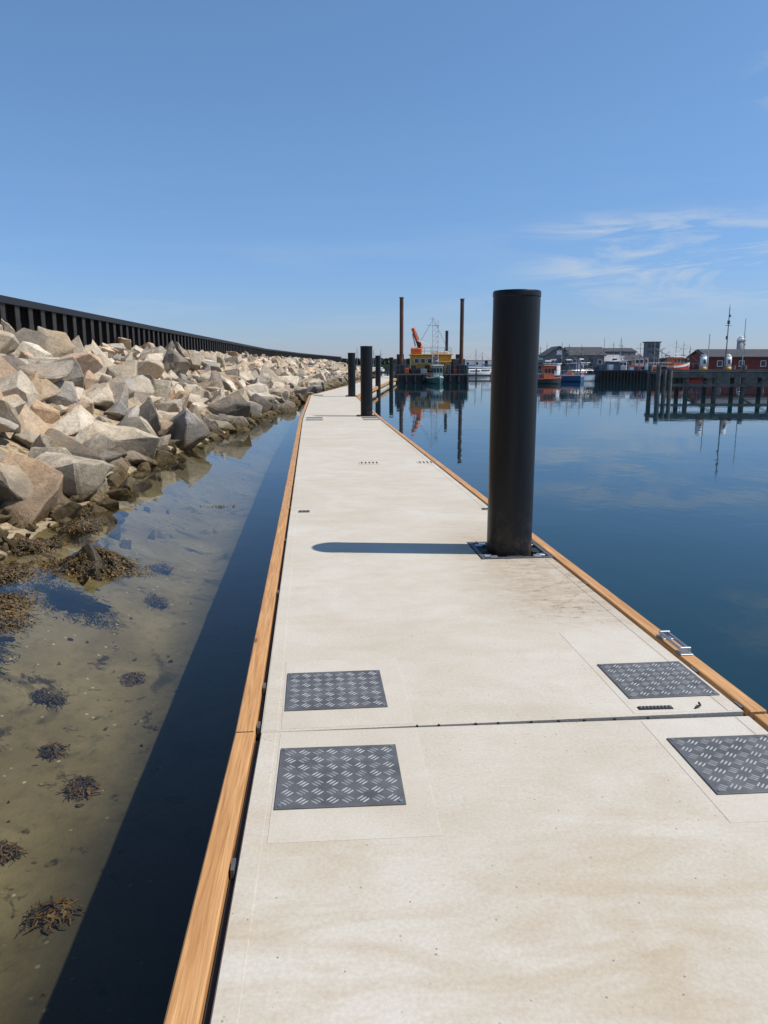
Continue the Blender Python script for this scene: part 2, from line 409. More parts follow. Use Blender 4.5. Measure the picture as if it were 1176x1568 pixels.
def pontoon(p0,p1,hole=None,plates=True,fine=True,start_plates=True):
    p0=Vector(p0);p1=Vector(p1);d=p1-p0;L=d.length;rz=math.atan2(-d.x,d.y)
    e=empty('floating_pontoon',(p0.x,p0.y,0),rz)
    b=B(); g=.009
    def slab(x0,x1,y0,y1): b.box(x0,x1,y0,y1,-.35,DZ,M_CONC,.006)
    if hole is None: slab(-HW,HW,g,L-g)
    else:
        h0,h1=hole
        b.box(-HW,HW,g,h0,-.35,DZ,M_CONC); b.box(-HW,HW,h1,L-g,-.35,DZ,M_CONC); b.box(-HW,.50,h0,h1,-.35,DZ,M_CONC)
    b.obj('concrete_deck',e)
    b=B(); k=.0018
    def strip(x0,x1,y0,y1): b.box(x0,x1,y0,y1,DZ-.002,DZ+k,M_CONC,.0009)
    strip(-HW+.004,-HW+.068,g+.01,L-g-.01)
    if hole is None: strip(HW-.068,HW-.004,g+.01,L-g-.01)
    else: strip(HW-.068,HW-.004,g+.01,hole[0]-.02); strip(HW-.068,HW-.004,hole[1]+.02,L-.02)
    b.obj('edge_margin',e)
    b=B()
    for end in (0,1):
        ya,yb=(.03,.80) if end==0 else (L-.80,L-.03)
        b.box(-HW+.085,-.42,ya,yb,DZ-.002,DZ+.0014,M_SM,.0008)
        b.box(.58,HW-.085,ya,yb+(.30 if end==0 else 0),DZ-.002,DZ+.0014,M_SM,.0008)
        yc=(.20,.63) if end==0 else (L-.61,L-.17)
        if plates:
            tread_plate(e,-.99,-.52,yc[0],yc[1],fine); tread_plate(e,.62,1.065,yc[0]-.02,yc[1]-.03,fine)
    b.obj('hatch_surround',e)
    b=B(); tones=[]
    for sx in(-1,1):
        y=0.0
        while y<L-.1:
            l=min(4.75,L-y); n0=len(b.v)
            b.box(sx*1.152-.042,sx*1.152+.042,y+.003,y+l-.003,.30,DZ+.004,M_WOOD,.005)
            tones+= [random.choice([.0,.05,.15,.35])]*(len(b.v)-n0); y+=l
    o=b.obj('timber_fender',e); a=o.data.attributes.new('tone','FLOAT','POINT'); a.data.foreach_set('value',tones)
    b=B()
    for sx in(-1,1):
        b.box(sx*1.0985-.0085,sx*1.0985+.0085,.03,L-.03,.2,DZ-.03,M_BLACK)
        y=.05
        while y<L: b.box(sx*1.0985-.006,sx*1.0985+.006,y,y+.06,DZ-.03,DZ+.003,M_STEELD,.001); y+=.42 if y<.4 else 1.6
    b.obj('rubber_strip_and_clips',e)
    return e
c1=(.783,3.10); c2=(.39,22.25); c3=(.30,38.95); c4=(2.35,54.3); c5=(4.4,70); c6=(6.6,86); c7=(8.9,102)
e0=pontoon((.783,-9.5),c1)
rot1=math.atan2(-(c2[0]-c1[0]),c2[1]-c1[1])
e1=pontoon(c1,c2,hole=(2.84,3.46))
e2=pontoon(c2,c3,fine=False); e3=pontoon(c3,c4,fine=False)
pontoon(c4,c5,plates=False,fine=False);pontoon(c5,c6,plates=False,fine=False);pontoon(c6,c7,plates=False,fine=False)
b=B(); b.box(-.27,1.84,3.093,3.107,-.3,DZ-.012,M_BLACK)
for i in range(9): x=.35+i*.13+random.uniform(-.02,.02); b.box(x,x+.008,3.094,3.106,DZ-.02,DZ+.002,M_BLACK)
b.obj('joint_rubber')
b=B()
b.box(1.40,1.56,3.175,3.205,DZ+.0005,DZ+.006,M_BLACK,.001)
for i in range(9): b.box(1.407+i*.017,1.417+i*.017,3.178,3.202,DZ+.006,DZ+.009,M_STEELD)
b.obj('drain_grating')
b=B(); b.cyl((1.66,3.17,DZ+.008),(1.69,3.185,DZ+.012),.005,n=8,mat=M_BLACK); b.cyl((1.69,3.185,DZ+.012),(1.695,3.21,DZ+.012),.005,n=8,mat=M_BLACK); b.obj('bolt_hook')
b=B()
b.box(1.885,1.955,4.04,4.12,DZ+.005,DZ+.011,M_GALV,.002); b.box(1.885,1.955,3.80,3.87,DZ+.005,DZ+.011,M_GALV,.002)
for xx in (1.898,1.942): b.cyl((xx,3.82,DZ+.028),(xx,4.10,DZ+.028),.008,n=12,mat=M_GALV)
for yy in(3.83,4.09): b.box(1.89,1.95,yy-.008,yy+.008,DZ+.010,DZ+.042,M_GALV,.002)
b.obj('mooring_bracket')
for (u,v) in ((-.26,8.1),(1.72,8.1)):
    b=B(); b.box(u-.06,u+.06,v-.04,v+.04,DZ+.001,DZ+.008,M_STEELD,.002)
    for k in(-.035,0,.035): b.cyl((u+k,v,DZ+.008),(u+k,v,DZ+.016),.009,n=8,mat=M_BLACK)
    b.obj('deck_lifting_point')
for x0,x1 in ((.50,.84),(1.43,1.68)):
    b=B(); b.box(x0,x1,12.0,12.30,DZ+.001,DZ+.005,M_SM,.002)
    n=int((x1-x0)/.06)
    for i in range(n): b.box(x0+.03+i*.06,x0+.048+i*.06,12.06,12.24,DZ+.005,DZ+.010,M_BLACK)
    b.obj('slotted_deck_vent')
# ------------------------------------------------------------------ piles
def pile(x,y,r,top,name='mooring_pile'):
    bm=bmesh.new(); n=48
    prof=[(r,-3),(r,top-.05),(r*1.02,top-.045),(r*1.02,top-.012),(r*.985,top),(r*.5,top+.003),(0.001,top+.004)]
    rings=[]
    for (rr,z) in prof:
        rings.append([bm.verts.new((rr*(1+.004*math.cos(a*3*2*math.pi/n))*math.cos(2*math.pi*a/n),rr*math.sin(2*math.pi*a/n),z)) for a in range(n)])
    for i in range(len(rings)-1):
        for a in range(n): bm.faces.new((rings[i][a],rings[i][(a+1)%n],rings[i+1][(a+1)%n],rings[i+1][a]))
    me=bpy.data.meshes.new(name); bm.to_mesh(me); bm.free(); me.materials.append(M_PILE)
    for p in me.polygons: p.use_smooth=True
    try: me.set_sharp_from_angle(angle=math.radians(35))
    except Exception: pass
    o=bpy.data.objects.new(name,me); S.collection.objects.link(o); o.location=(x,y,0); return o
PT=DZ+2.12
pile(1.525,6.27,.188,PT)
for (x,y) in ((1.19,23.4),(1.2,37.6)): pile(x,y,.18,PT-.05)
for (x,y) in ((3.6,54.8),(5.8,70),(8.0,86.),(10.2,101)): pile(x,y,.19,PT)
def collar(parent_xy,sz=.31,rz=0):
    e=empty('pile_guide_frame',(parent_xy[0],parent_xy[1],0),rz); b=B(); s=sz; z=DZ
    for a in range(4):
        M=Matrix.Rotation(a*math.pi/2,4,'Z')
        b.box(-s,s-.037,s-.035,s,z-.10,z+.004,M_FRAME,.002,M)
        b.box(-.07,.07,s-.11,s-.04,z-.09,z-.005,M_BLACK,.004,M)
        for k in(-.22,.22): b.cyl(M@Vector((k,s-.018,z+.004)),M@Vector((k,s-.018,z+.012)),.009,n=6,mat=M_GALV)
    b.obj('frame',e)
    b=B()
    for a in range(4):
        M=Matrix.Rotation(a*math.pi/2,4,'Z'); b.box(-.21,-.15,s-.105,s-.04,z-.03,z+.002,M_GALV,.003,M); b.box(.15,.21,s-.105,s-.04,z-.03,z+.002,M_GALV,.003,M)
    b.obj('guide_brackets',e)
collar((1.525,6.27),.295,rot1)
for (x,y) in ((1.19,23.4),(1.2,37.6)):
    b=B(); b.box(-.27,.27,-.27,.27,DZ+.004,DZ+.012,M_BLACK,.002)
    for a in range(4): b.box(-.29,.29-.04,.27,.30,DZ+.002,DZ+.02,M_FRAME,0,Matrix.Rotation(a*math.pi/2,4,'Z'))
    b.obj('pile_guide_frame',None,False,(x,y,0))
# ------------------------------------------------------------------ seaweed and shallow rocks
def weed_clump(name,x,y,rx,ry,zh,nstr,rock=True,z0=0.):
    e=empty(name,(x,y,z0)); rnd=random.Random(int(x*100+y*10))
    if rock:
        its=[((0,0,-zh*.15),max(rx,ry)*.62,rnd.randint(0,99),(.1,.1,.1))]
        for i in range(16):
            a=rnd.uniform(0,6.28); rr=rnd.uniform(.15,.8); its.append(((math.cos(a)*rx*rr,math.sin(a)*ry*rr,zh*.5*(1-rr)-.06),rnd.uniform(.06,.2)*(1.2-rr*.7)*min(1,max(rx,ry)/.3),rnd.randint(0,99),(.1,.1,.1)))
        o=rocks('boulders',its,M_WEEDD); o.parent=e; o.scale=(1,1,min(1,zh/ (max(rx,ry)*.5)))
    b=B()
    lobes=[(rnd.uniform(0,6.28),rnd.uniform(.2,1)) for _ in range(14)]
    for i in range(nstr):
        la,lr=rnd.choice(lobes); a=la+rnd.gauss(0,.3); rr=min(1.35,abs(lr+rnd.gauss(0,.22))); px=math.cos(a)*rx*rr; py=math.sin(a)*ry*rr
        pz=(zh*.85*max(0,1-rr) if rock else .0)+.004+rnd.uniform(-.012,.015)
        da=a+rnd.gauss(0,.8); L=rnd.uniform(.03,.10); wd=rnd.uniform(.003,.010); p=Vector((px,py,pz)); pts=[]
        for k in range(4):
            t=k/3; da+=rnd.gauss(0,.5); pp=p+Vector((math.cos(da),math.sin(da),0))*L*t; pp.z=p.z-.02*t+rnd.uniform(-.006,.01)
            s=Vector((-math.sin(da),math.cos(da),rnd.uniform(-.4,.4)))*wd*(1-.5*t); pts+=[pp-s,pp+s]
        b.add(pts,[(0,1,3,2),(2,3,5,4),(4,5,7,6)],M_WEED if rnd.random()<.55 else M_WEEDD)
    b.obj('fronds',e)
weed_clump('seaweed_covered_rock',-2.42,7.85,.42,.36,.26,1500)
weed_clump('seaweed_covered_rock',-3.0,6.6,.5,.42,.07,1400)
weed_clump('seaweed_covered_rock',-3.4,7.5,.5,.4,.10,1200)
weed_clump('seaweed_covered_rock',-3.55,8.8,.5,.3,.12,900)
weed_clump('seaweed_covered_rock',-3.15,9.9,.3,.3,.14,600)
weed_clump('seaweed_covered_rock',-3.6,10.8,.35,.3,.14,600)
weed_clump('floating_seaweed',-2.72,6.0,.3,.4,0,600,False)
weed_clump('floating_seaweed',-2.85,8.0,.5,.2,0,500,False)
weed_clump('floating_seaweed',-2.2,7.7,.45,.3,0,400,False)
weed_clump('floating_seaweed',-1.6,11.2,.4,.06,0,60,False)
for (x,y,r_) in ((-1.66,4.8,.09),(-1.44,3.6,.10),(-2.3,6.0,.14),(-2.0,5.3,.06),(-1.9,4.1,.07),(-2.6,5.0,.12),(-1.75,6.6,.10),(-2.0,8.6,.16),(-2.2,9.8,.2)):
    weed_clump('submerged_seaweed',x,y,r_,r_*.8,.05,160,True,terr(x,y)+.02)
its=[]
for i in range(170):
    yy=random.uniform(6.5,13); xx=shore(yy)+random.gauss(-.2,.45); sc=random.uniform(.03,.14)
    its.append(((xx,yy,terr(xx,yy)+sc*.3),sc,i,random.choice([(.2,.16,.11),(.12,.09,.05),(.3,.26,.2)])))
for i in range(110):
    yy=random.uniform(1.5,9); xx=random.uniform(-3.3,-1.0); sc=random.uniform(.01,.03)
    its.append(((xx,yy,terr(xx,yy)+sc*.2),sc,i,random.choice([(.5,.46,.4),(.1,.08,.05),(.3,.26,.2)])))
rocks('shore_pebbles',its)
# ------------------------------------------------------------------ boats
def hull(L,Bm,H,mat,mat2,b,sheer=.35,draft=.3):
    n=13; secs=[]
    for i in range(n):
        t=i/(n-1); x=-L/2+L*t
        w=Bm/2*(1-max(0,(t-.55)/.45)**2.2)*(.82+.18*min(1,t/.3)); w=max(w,.02)
        top=H*(1+sheer*(max(0,t-.35)/.65)**2+.08*(1-t)**2); rake=.0+.12*L*max(0,t-.75)
        secs.append([(x-rake*.5,-w*.55,-draft),(x,-w*.88,H*.18),(x+rake*.25,-w,top*.86),(x+rake*.3,-w,top),(x+rake*.3,-w*.9,top),(x+rake*.3,-w*.88,top*.72),
                     (x+rake*.3,w*.88,top*.72),(x+rake*.3,w*.9,top),(x+rake*.3,w,top),(x+rake*.25,w,top*.86),(x,w*.88,H*.18),(x-rake*.5,w*.55,-draft)])
    m=len(secs[0]); vs=[p for s in secs for p in s]
    fa=[];fb=[]
    for i in range(n-1):
        for k in range(m-1):
            f=(i*m+k,(i+1)*m+k,(i+1)*m+k+1,i*m+k+1)
            (fb if k in(2,3,4,5,6,7,8) else fa).append(f)
    fa.append(tuple(range(m-1,-1,-1))); fa.append(tuple((n-1)*m+k for k in range(m)))
    b.add(vs,fa,mat); o=len(b.v)-len(vs)
    i2=b._mi(mat2)
    for f in fb: b.f.append(tuple(o+k for k in f)); b.m.append(i2)
def fishing_boat(name,r,f,L,Bm,H,hm,cm,trim,rz,mast=4.5,gantry=True,fwd_cabin=True):
    p=W(r,f); e=empty(name,(p.x,p.y,0),rz-YAW)
    b=B(); hull(L,Bm,H,hm,trim,b); b.obj('hull',e)
    b=B(); cx=L*.14 if fwd_cabin else -L*.15; cl=L*.26; cw=Bm*.33; z0=H*.7; z1=H+1.25
    b.box(cx-cl/2,cx+cl/2,-cw,cw,z0,z1,cm,.05); b.box(cx-cl/2-.12,cx+cl/2+.25,-cw-.1,cw+.1,z1,z1+.1,trim,.02)
    b.obj('wheelhouse',e)
    b=B(); n=4
    for sy in(-1,1):
        for i in range(n-1):
            xx=cx-cl/2+cl*(i+.5)/(n-1); b.box(xx-cl*.12,xx+cl*.12,sy*(cw+.008)-.008,sy*(cw+.008)+.008,z1-.75,z1-.25,M_GLASS)
    for i in range(3): yy=-cw+2*cw*(i+.5)/3; b.box(cx+cl/2,cx+cl/2+.016,yy-cw*.26,yy+cw*.26,z1-.75,z1-.25,M_GLASS); 
    b.obj('windows',e)
    b=B(); b.cyl((cx,0,z1),(cx,0,z1+mast),.04,.025,8,M_POLE); b.cyl((cx-.5,0,z1+mast*.6),(cx+.5,0,z1+mast*.6),.025,n=6,mat=M_POLE)
    b.box(cx-.35,cx+.35,-.08,.08,z1+.45,z1+.6,M_WHT,.02)
    b.cyl((cx,0,z1+mast*.9),(L*.5,0,H*1.3),.01,n=5,mat=M_POLE); b.cyl((cx,0,z1+mast*.9),(-L*.47,0,H+1.4),.01,n=5,mat=M_POLE)
    b.cyl((-L*.30,0,H*.7),(-L*.30,0,z1+mast*.55),.04,.025,6,M_POLE); b.cyl((-L*.30,0,H+.6),(-L*.02,0,z1+mast*.35),.03,n=6,mat=M_POLE)
    b.obj('mast_and_rigging',e)
    b=B(); gm=M_POLE
    if gantry:
        for sy in(-1,1): b.cyl((-L*.42,sy*Bm*.35,H*.7),(-L*.42,sy*Bm*.3,H+1.6),.05,n=8,mat=gm)
        b.cyl((-L*.42,-Bm*.3,H+1.6),(-L*.42,Bm*.3,H+1.6),.05,n=8,mat=gm); b.cyl((-L*.42,0,H+1.6),(-L*.15,0,H+2.6),.04,n=8,mat=gm)
    for i in range(7):
        xx=-L*.45+i*L*.9/6; ww=Bm*.42*(1-max(0,(i/6-.55)/.45)**2.2)
        for sy in(-1,1): b.cyl((xx,sy*ww,H*.8),(xx,sy*ww,H*1.05+.5),.014,n=5,mat=M_GALV)
    for i in range(6):
        a=-L*.45+i*L*.9/6; c=a+L*.9/6; wa=Bm*.42*(1-max(0,(i/6-.55)/.45)**2.2); wc=Bm*.42*(1-max(0,((i+1)/6-.55)/.45)**2.2)
        for sy in(-1,1): b.cyl((a,sy*wa,H*1.05+.5),(c,sy*wc,H*1.05+.5),.014,n=5,mat=M_GALV)
    b.box(-L*.3,-L*.15,-Bm*.2,Bm*.15,H*.7,H*.7+.5,M_ORG,.03); b.box(-L*.12,-L*.05,-Bm*.15,Bm*.2,H*.7,H*.7+.4,M_BLU,.03)
    b.obj('deck_gear',e)
    return e
def sail_boat(r,f,L,rz,mast,hm=None):
    p=W(r,f); e=empty('sailing_yacht',(p.x,p.y,0),rz-YAW)
    b=B(); hull(L,L*.3,.8,hm or M_WHT,M_WHT,b,.25); b.box(-L*.18,L*.18,-L*.08,L*.08,.6,1.25,M_WHT,.08); b.box(-L*.14,L*.14,-L*.082,L*.082,.92,1.08,M_GLASS); b.obj('hull',e)
    b=B(); b.cyl((L*.06,0,.6),(L*.06,0,mast),.05,.03,8,M_LPOLE); b.cyl((L*.06,0,1.9),(-L*.35,0,1.8),.09,n=8,mat=M_BLU)
    for s in(.55,.8): b.cyl((L*.06,-.5,mast*s),(L*.06,.5,mast*s),.02,n=5,mat=M_LPOLE)
    for q in((L*.5,0,.9),(-L*.5,0,.8),(L*.05,L*.14,.7),(L*.05,-L*.14,.7)): b.cyl((L*.06,0,mast),q,.008,n=4,mat=M_POLE)
    b.obj('mast_and_boom',e); return e
def barge():
    p=W(5.2,88); e=empty('dredging_barge',(p.x,p.y,0),-YAW)
    b=B(); b.box(-4.05,4.05,-3,14,-.6,1.0,M_DKH,.12); b.box(-4.07,4.07,-3.02,14.02,.78,.9,M_RUST)
    for i in range(9): b.cyl((-3.8+i*.95,-3.12,.1),(-3.8+i*.95,-3.12,.85),.16,n=10,mat=M_BLACK)
    b.obj('pontoon_hull',e)
    b=B()
    for (x,yy,t) in((-3.3,-2.2,9.0),(3.25,-2.2,8.85)):
        b.cyl((x,yy,-1.5),(x,yy,t),.21,n=16,mat=M_RUST); b.cyl((x,yy,t),(x,yy,t+.1),.26,n=16,mat=M_POLE)
        b.box(x-.36,x+.36,yy-.36,yy-.22,.95,2.0,M_DKH,.03); b.box(x-.36,x+.36,yy+.22,yy+.36,.95,2.,M_DKH,.03); b.box(x-.40,x-.22,yy-.2,yy+.2,1.0,1.95,M_DKH); b.box(x+.22,x+.40,yy-.2,yy+.2,1.,1.95,M_DKH)
        b.box(x-.7,x+.5,yy+.5,yy+1.6,1.,2.6,M_POLE,.05); b.box(x-.5,x+.3,yy+.7,yy+1.4,2.6,3.1,M_RUST,.05)
    b.cyl((2.05,3,-.5),(2.05,3,5.8),.17,n=12,mat=M_DKH); b.obj('spud_legs',e)
    b=B(); b.box(-2.15,2.35,-.2,4.5,1.0,3.0,M_YEL,.05); b.box(-2.3,2.5,-.35,4.7,3.0,3.12,M_YEL,.03); b.box(.9,2.3,-.8,-.2,1.05,2.35,M_YEL,.04); b.box(.3,2.1,.8,3,3.12,3.45,M_WHT,.05)
    b.box(2.4,3.0,-.1,3,1.,2.6,M_DKH,.04)
    b.obj('yellow_superstructure',e)
    b=B()
    for x in(-1.75,-1.05,-.3,.45): b.box(x,x+.42,-.225,-.19,2.15,2.6,M_GLASS); b.box(x-.05,x+.47,-.215,-.19,2.1,2.65,M_WHT)
    b.box(1.2,1.6,-.83,-.79,1.1,2.1,M_DKH)
    b.box(-.6,-.1,-.235,-.2,1.02,1.95,M_DKH)
    b.box(-2.1,-1.0,-.9,-.25,1.0,1.6,M_DKH,.04); b.box(-2.16,2.36,-.208,-.19,1.0,1.25,M_RUST)
    b.obj('windows_and_doors',e)
    b=B(); b.box(-2.9,-2.2,1,3.5,1,1.5,M_DKH,.05); b.box(-2.1,-.9,.6,2.6,3.12,3.8,M_ORG,.1)
    def beam(p,q,w0,w1,m): b.cyl(p,q,w0,w1,4,m)
    beam((-1.0,1.2,3.7),(-1.95,1.0,6.0),.30,.22,M_ORG); beam((-1.95,1.0,6.0),(-1.35,.9,4.5),.2,.13,M_ORG); b.cyl((-1.65,1.0,4.0),(-2.0,.95,5.4),.07,n=8,mat=M_GALV); b.cyl((-1.6,.95,5.6),(-1.25,.9,4.7),.05,n=8,mat=M_GALV)
    b.add([(-1.6,.7,4.5),(-1.05,.7,4.4),(-1.0,.7,4.05),(-1.4,.7,3.9),(-1.6,1.2,4.5),(-1.05,1.2,4.4),(-1.,1.2,4.05),(-1.4,1.2,3.9)],[(0,1,2,3),(7,6,5,4),(0,4,5,1),(1,5,6,2),(2,6,7,3),(3,7,4,0)],M_DKH)
    b.obj('excavator_arm',e)
    b=B(); x0,x1,t=.15,.78,7.2
    for x in(x0,x1): b.cyl((x,-1.2,1),(x,-1.2,t-(.0 if x==x0 else .5)),.035,n=6,mat=M_WHT)
    z=1.2
    while z<6.4: b.cyl((x0,-1.2,z),(x1,-1.2,z+.55),.018,n=4,mat=M_WHT); b.cyl((x0,-1.2,z),(x1,-1.2,z),.018,n=4,mat=M_WHT); z+=.55
    b.cyl((-.5,-1.2,6.2),(.9,-1.2,6.2),.03,n=5,mat=M_WHT); b.cyl((-.3,-1.2,6.9),(.5,-1.2,6.9),.03,n=5,mat=M_WHT); b.cyl((.15,-1.2,3.9),(-1.5,-1.2,4.6),.03,n=5,mat=M_WHT)
    for q in((-3.0,-1,1.2),(3.,-1,1.2),(-2.,-1.,3.1),(2.2,-1,3.1)): b.cyl((.2,-1.2,6.9),q,.009,n=4,mat=M_POLE)
    b.obj('signal_mast',e)
    b=B()
    for i in range(17):
        x=-4+i*.5; b.cyl((x,-2.9,1),(x,-2.9,1.9),.018,n=5,mat=M_POLE)
    for z in(1.45,1.9): b.cyl((-4,-2.9,z),(4,-2.9,z),.018,n=5,mat=M_POLE)
    for i in range(7): b.cyl((-2.2+i*.75,-.3,3.12),(-2.2+i*.75,-.3,3.8),.02,n=5,mat=M_POLE)
    b.cyl((-2.2,-.3,3.8),(2.3,-.3,3.8),.02,n=5,mat=M_POLE); b.cyl((-2.2,-.3,3.45),(2.3,-.3,3.45),.02,n=5,mat=M_POLE)
    for (x,w,h,m) in((-3,.5,.6,M_ORG),(-1.2,.7,.5,M_GALV),(1.,.5,.8,M_OLDW),(2.4,.6,.5,M_RED),(3.7,.3,.9,M_GRN),(-2.2,.5,.9,M_DKH),(0,.6,.4,M_DKH),(1.7,.4,1.0,M_POLE)): b.box(x,x+w,-2.4,-1.8,1,1+h,m,.03)
    b.obj('railings_and_deck_gear',e)
barge()
R=math.radians
fishing_boat('survey_workboat',5.5,83.3,3.8,1.5,.6,M_GRN,M_TEALP,M_WHT,R(-80),1.2,False)
fishing_boat('orange_pilot_boat',16.6,82,4.2,1.6,.55,M_DKH,M_ORG,M_ORG,R(10),.8,False)
fishing_boat('fishing_boat',20.6,92,5.6,2.0,.75,M_BLU,M_WHT,M_WHT,R(150),2.0)
fishing_boat('fishing_boat',23.0,95,5.2,2.0,.75,M_WHT,M_GREYW,M_BLU,R(200),2.4)
fishing_boat('fishing_boat',21.5,104,5.5,2.2,.9,M_DKH,M_GREYW,M_GRN,R(170),2.2)
fishing_boat('fishing_boat',25.6,104,5.5,2.0,.9,M_DKH,M_WHT,M_WHT,R(30),2.4)
fishing_boat('fishing_boat',30.5,107,5.5,2.0,1.1,M_GRN,M_GREYW,M_WHT,R(10),2.6)
fishing_boat('fishing_boat',33.5,108,5.5,2.2,1.2,M_DKH,M_WHT,M_WHT,R(165),2.2)
fishing_boat('fishing_trawler',37.2,111,7,2.6,1.6,M_BLU,M_WHT,M_ORG,R(180),2.2)
fishing_boat('fishing_trawler',41.2,113,6.5,2.6,1.7,M_RED,M_ORG,M_WHT,R(15),2.4)
fishing_boat('fishing_trawler',44.6,115,5,2.2,1.5,M_RED,M_GREYW,M_DKH,R(160),2.4)
for (r,f,L,a,ms) in((-6.5,190,7,95,6.0),(-2.6,190,7,85,5.5),(-4.6,200,7,85,6.5),(-.8,180,6,85,5.2),(13.5,118,6,20,4.2),(15.4,120,6,160,3.8),(18.6,124,6,80,5),(29,128,6,80,5.5),(45,128,6,90,5.5),(38,126,6,80,6.2)):
    sail_boat(r,f,L,R(a),ms)
# ------------------------------------------------------------------ quays and pier
def qbox(r0,r1,f0,f1,z0,z1,m,b):
    M=Matrix.Rotation(-YAW,4,'Z'); b.box(r0,r1,f0,f1,z0,z1,m,0,M)
b=B(); qbox(26.2,36.5,95,101,-1,1.12,M_SHEET,b); qbox(26.1,36.6,94.9,101.1,1.12,1.3,M_CAP,b)
for i in range(26): qbox(26.3+i*.4,26.45+i*.4,94.86,95,-1,1.1,M_SHEET,b)
b.obj('dark_sheet_pile_quay')
b=B(); rq=random.Random(9)
for i in range(14):
    r=rq.uniform(26.6,35.6); ff=rq.uniform(96,100); h=rq.uniform(.3,.8); qbox(r,r+rq.uniform(.4,.9),ff,ff+.8,1.3,1.3+h,rq.choice([M_BLU,M_ORG,M_GREYW,M_OLDW,M_WHT,M_DKH]),b)
b.obj('fish_crate_stack')
b=B(); r0=18.2
qbox(r0,46,52,54.2,1.38,1.55,M_OLDW,b); qbox(r0,46,51.85,52.0,1.15,1.5,M_OLDW,b); qbox(r0,46,51.9,52.0,.55,.75,M_OLDW,b); qbox(r0,46,51.8,52.0,1.56,1.68,M_OLDW,b)
for i in range(15):
    r=r0+.15+i*1.9
    for f in(52.25,53.9):
        pp=W(r,f); b.cyl((pp.x,pp.y,-2.5),(pp.x,pp.y,1.38 if i%3 else 1.95),.15,n=12,mat=M_OLDW)
    if i<14:
        a=W(r,52.1,.3); c=W(r+1.9,52.1,1.2); 
        if i%2: b.cyl(a,c,.06,n=6,mat=M_OLDW)
for i in range(3):
    pp=W(r0-.05+i*.38,51.6); b.cyl((pp.x,pp.y,-2.5),(pp.x,pp.y,1.65),.14,n=12,mat=M_OLDW)
b.obj('timber_pier')
b=B(); qbox(33,400,118,900,-3,1.15,M_QUAY,b); qbox(20,33,135,900,-3,1.15,M_QUAY,b); qbox(32.9,400,117.7,118,-1,1.3,M_OLDW,b); b.obj('quay_land')
b=B()
for i in range(8): qbox(13+i*2.3,13.2+i*2.3,111,111.2,-2,1.3,M_OLDW,b)
qbox(9,30,111.5,113.2,.25,.55,M_OLDW,b); b.obj('marina_walkway')
b=B(); 
for i in range(12): qbox(-9+i*1.9,-8.7+i*1.9,139,139.3,-2,2.0,M_OLDW,b)
qbox(-10,12,140,142,.3,.7,M_OLDW,b); b.obj('marina_walkway')
def pedestal(r,f):
    pp=W(r,f,1.55); e=empty('pier_service_pedestal',pp,-YAW); b=B()
    b.cyl((0,0,0),(0,0,.30),.24,.24,18,M_YEL); b.cyl((0,0,.30),(0,0,.98),.22,.22,18,M_WHT); b.cyl((0,0,.98),(0,0,1.12),.22,.12,18,M_WHT); b.cyl((0,0,1.12),(0,0,1.16),.12,.03,18,M_GALV); b.box(-.08,.08,-.235,-.2,.5,.8,M_BLU,.01); b.obj('body',e,True)
pedestal(21.6,53.0); pedestal(23.35,53.2)
def light_mast(name,r,f,z0,h,m,arms=True):
    pp=W(r,f,z0); e=empty(name,pp,-YAW); b=B(); b.cyl((0,0,0),(0,0,h),.045,.025,8,m); b.box(-.12,.12,-.12,.12,0,.1,m,.01); b.obj('pole',e)
    if arms:
        b=B(); b.cyl((-.2,0,h*.72),(.2,0,h*.72),.02,n=6,mat=m); b.box(-.07,.07,-.07,.07,h*.74,h*.74+.25,m,.02); b.box(.02,.11,-.05,.05,h*.85,h*.85+.15,m,.02); b.cyl((0,0,h),(0,0,h+.2),.012,n=5,mat=m); b.box(-.1,-.02,-.05,.05,h*.5,h*.5+.25,m,.02); b.obj('lamps_and_arms',e)
light_mast('harbour_signal_mast',23.0,52.8,1.55,4.2,M_POLE)
light_mast('flag_pole',25.6,56,.0,5.2,M_LPOLE,False); light_mast('flag_pole',22.1,53.5,1.55,2.5,M_LPOLE,False)
light_mast('light_pole',29,140,1.15,4.5,M_POLE); light_mast('light_pole',35,125,1.15,5,M_POLE,False)
light_mast('light_pole',55,120,1.15,5.0,M_POLE); light_mast('light_pole',47.5,122,1.15,3.6,M_POLE); light_mast('light_pole',42,122,1.15,4.2,M_LPOLE,False)
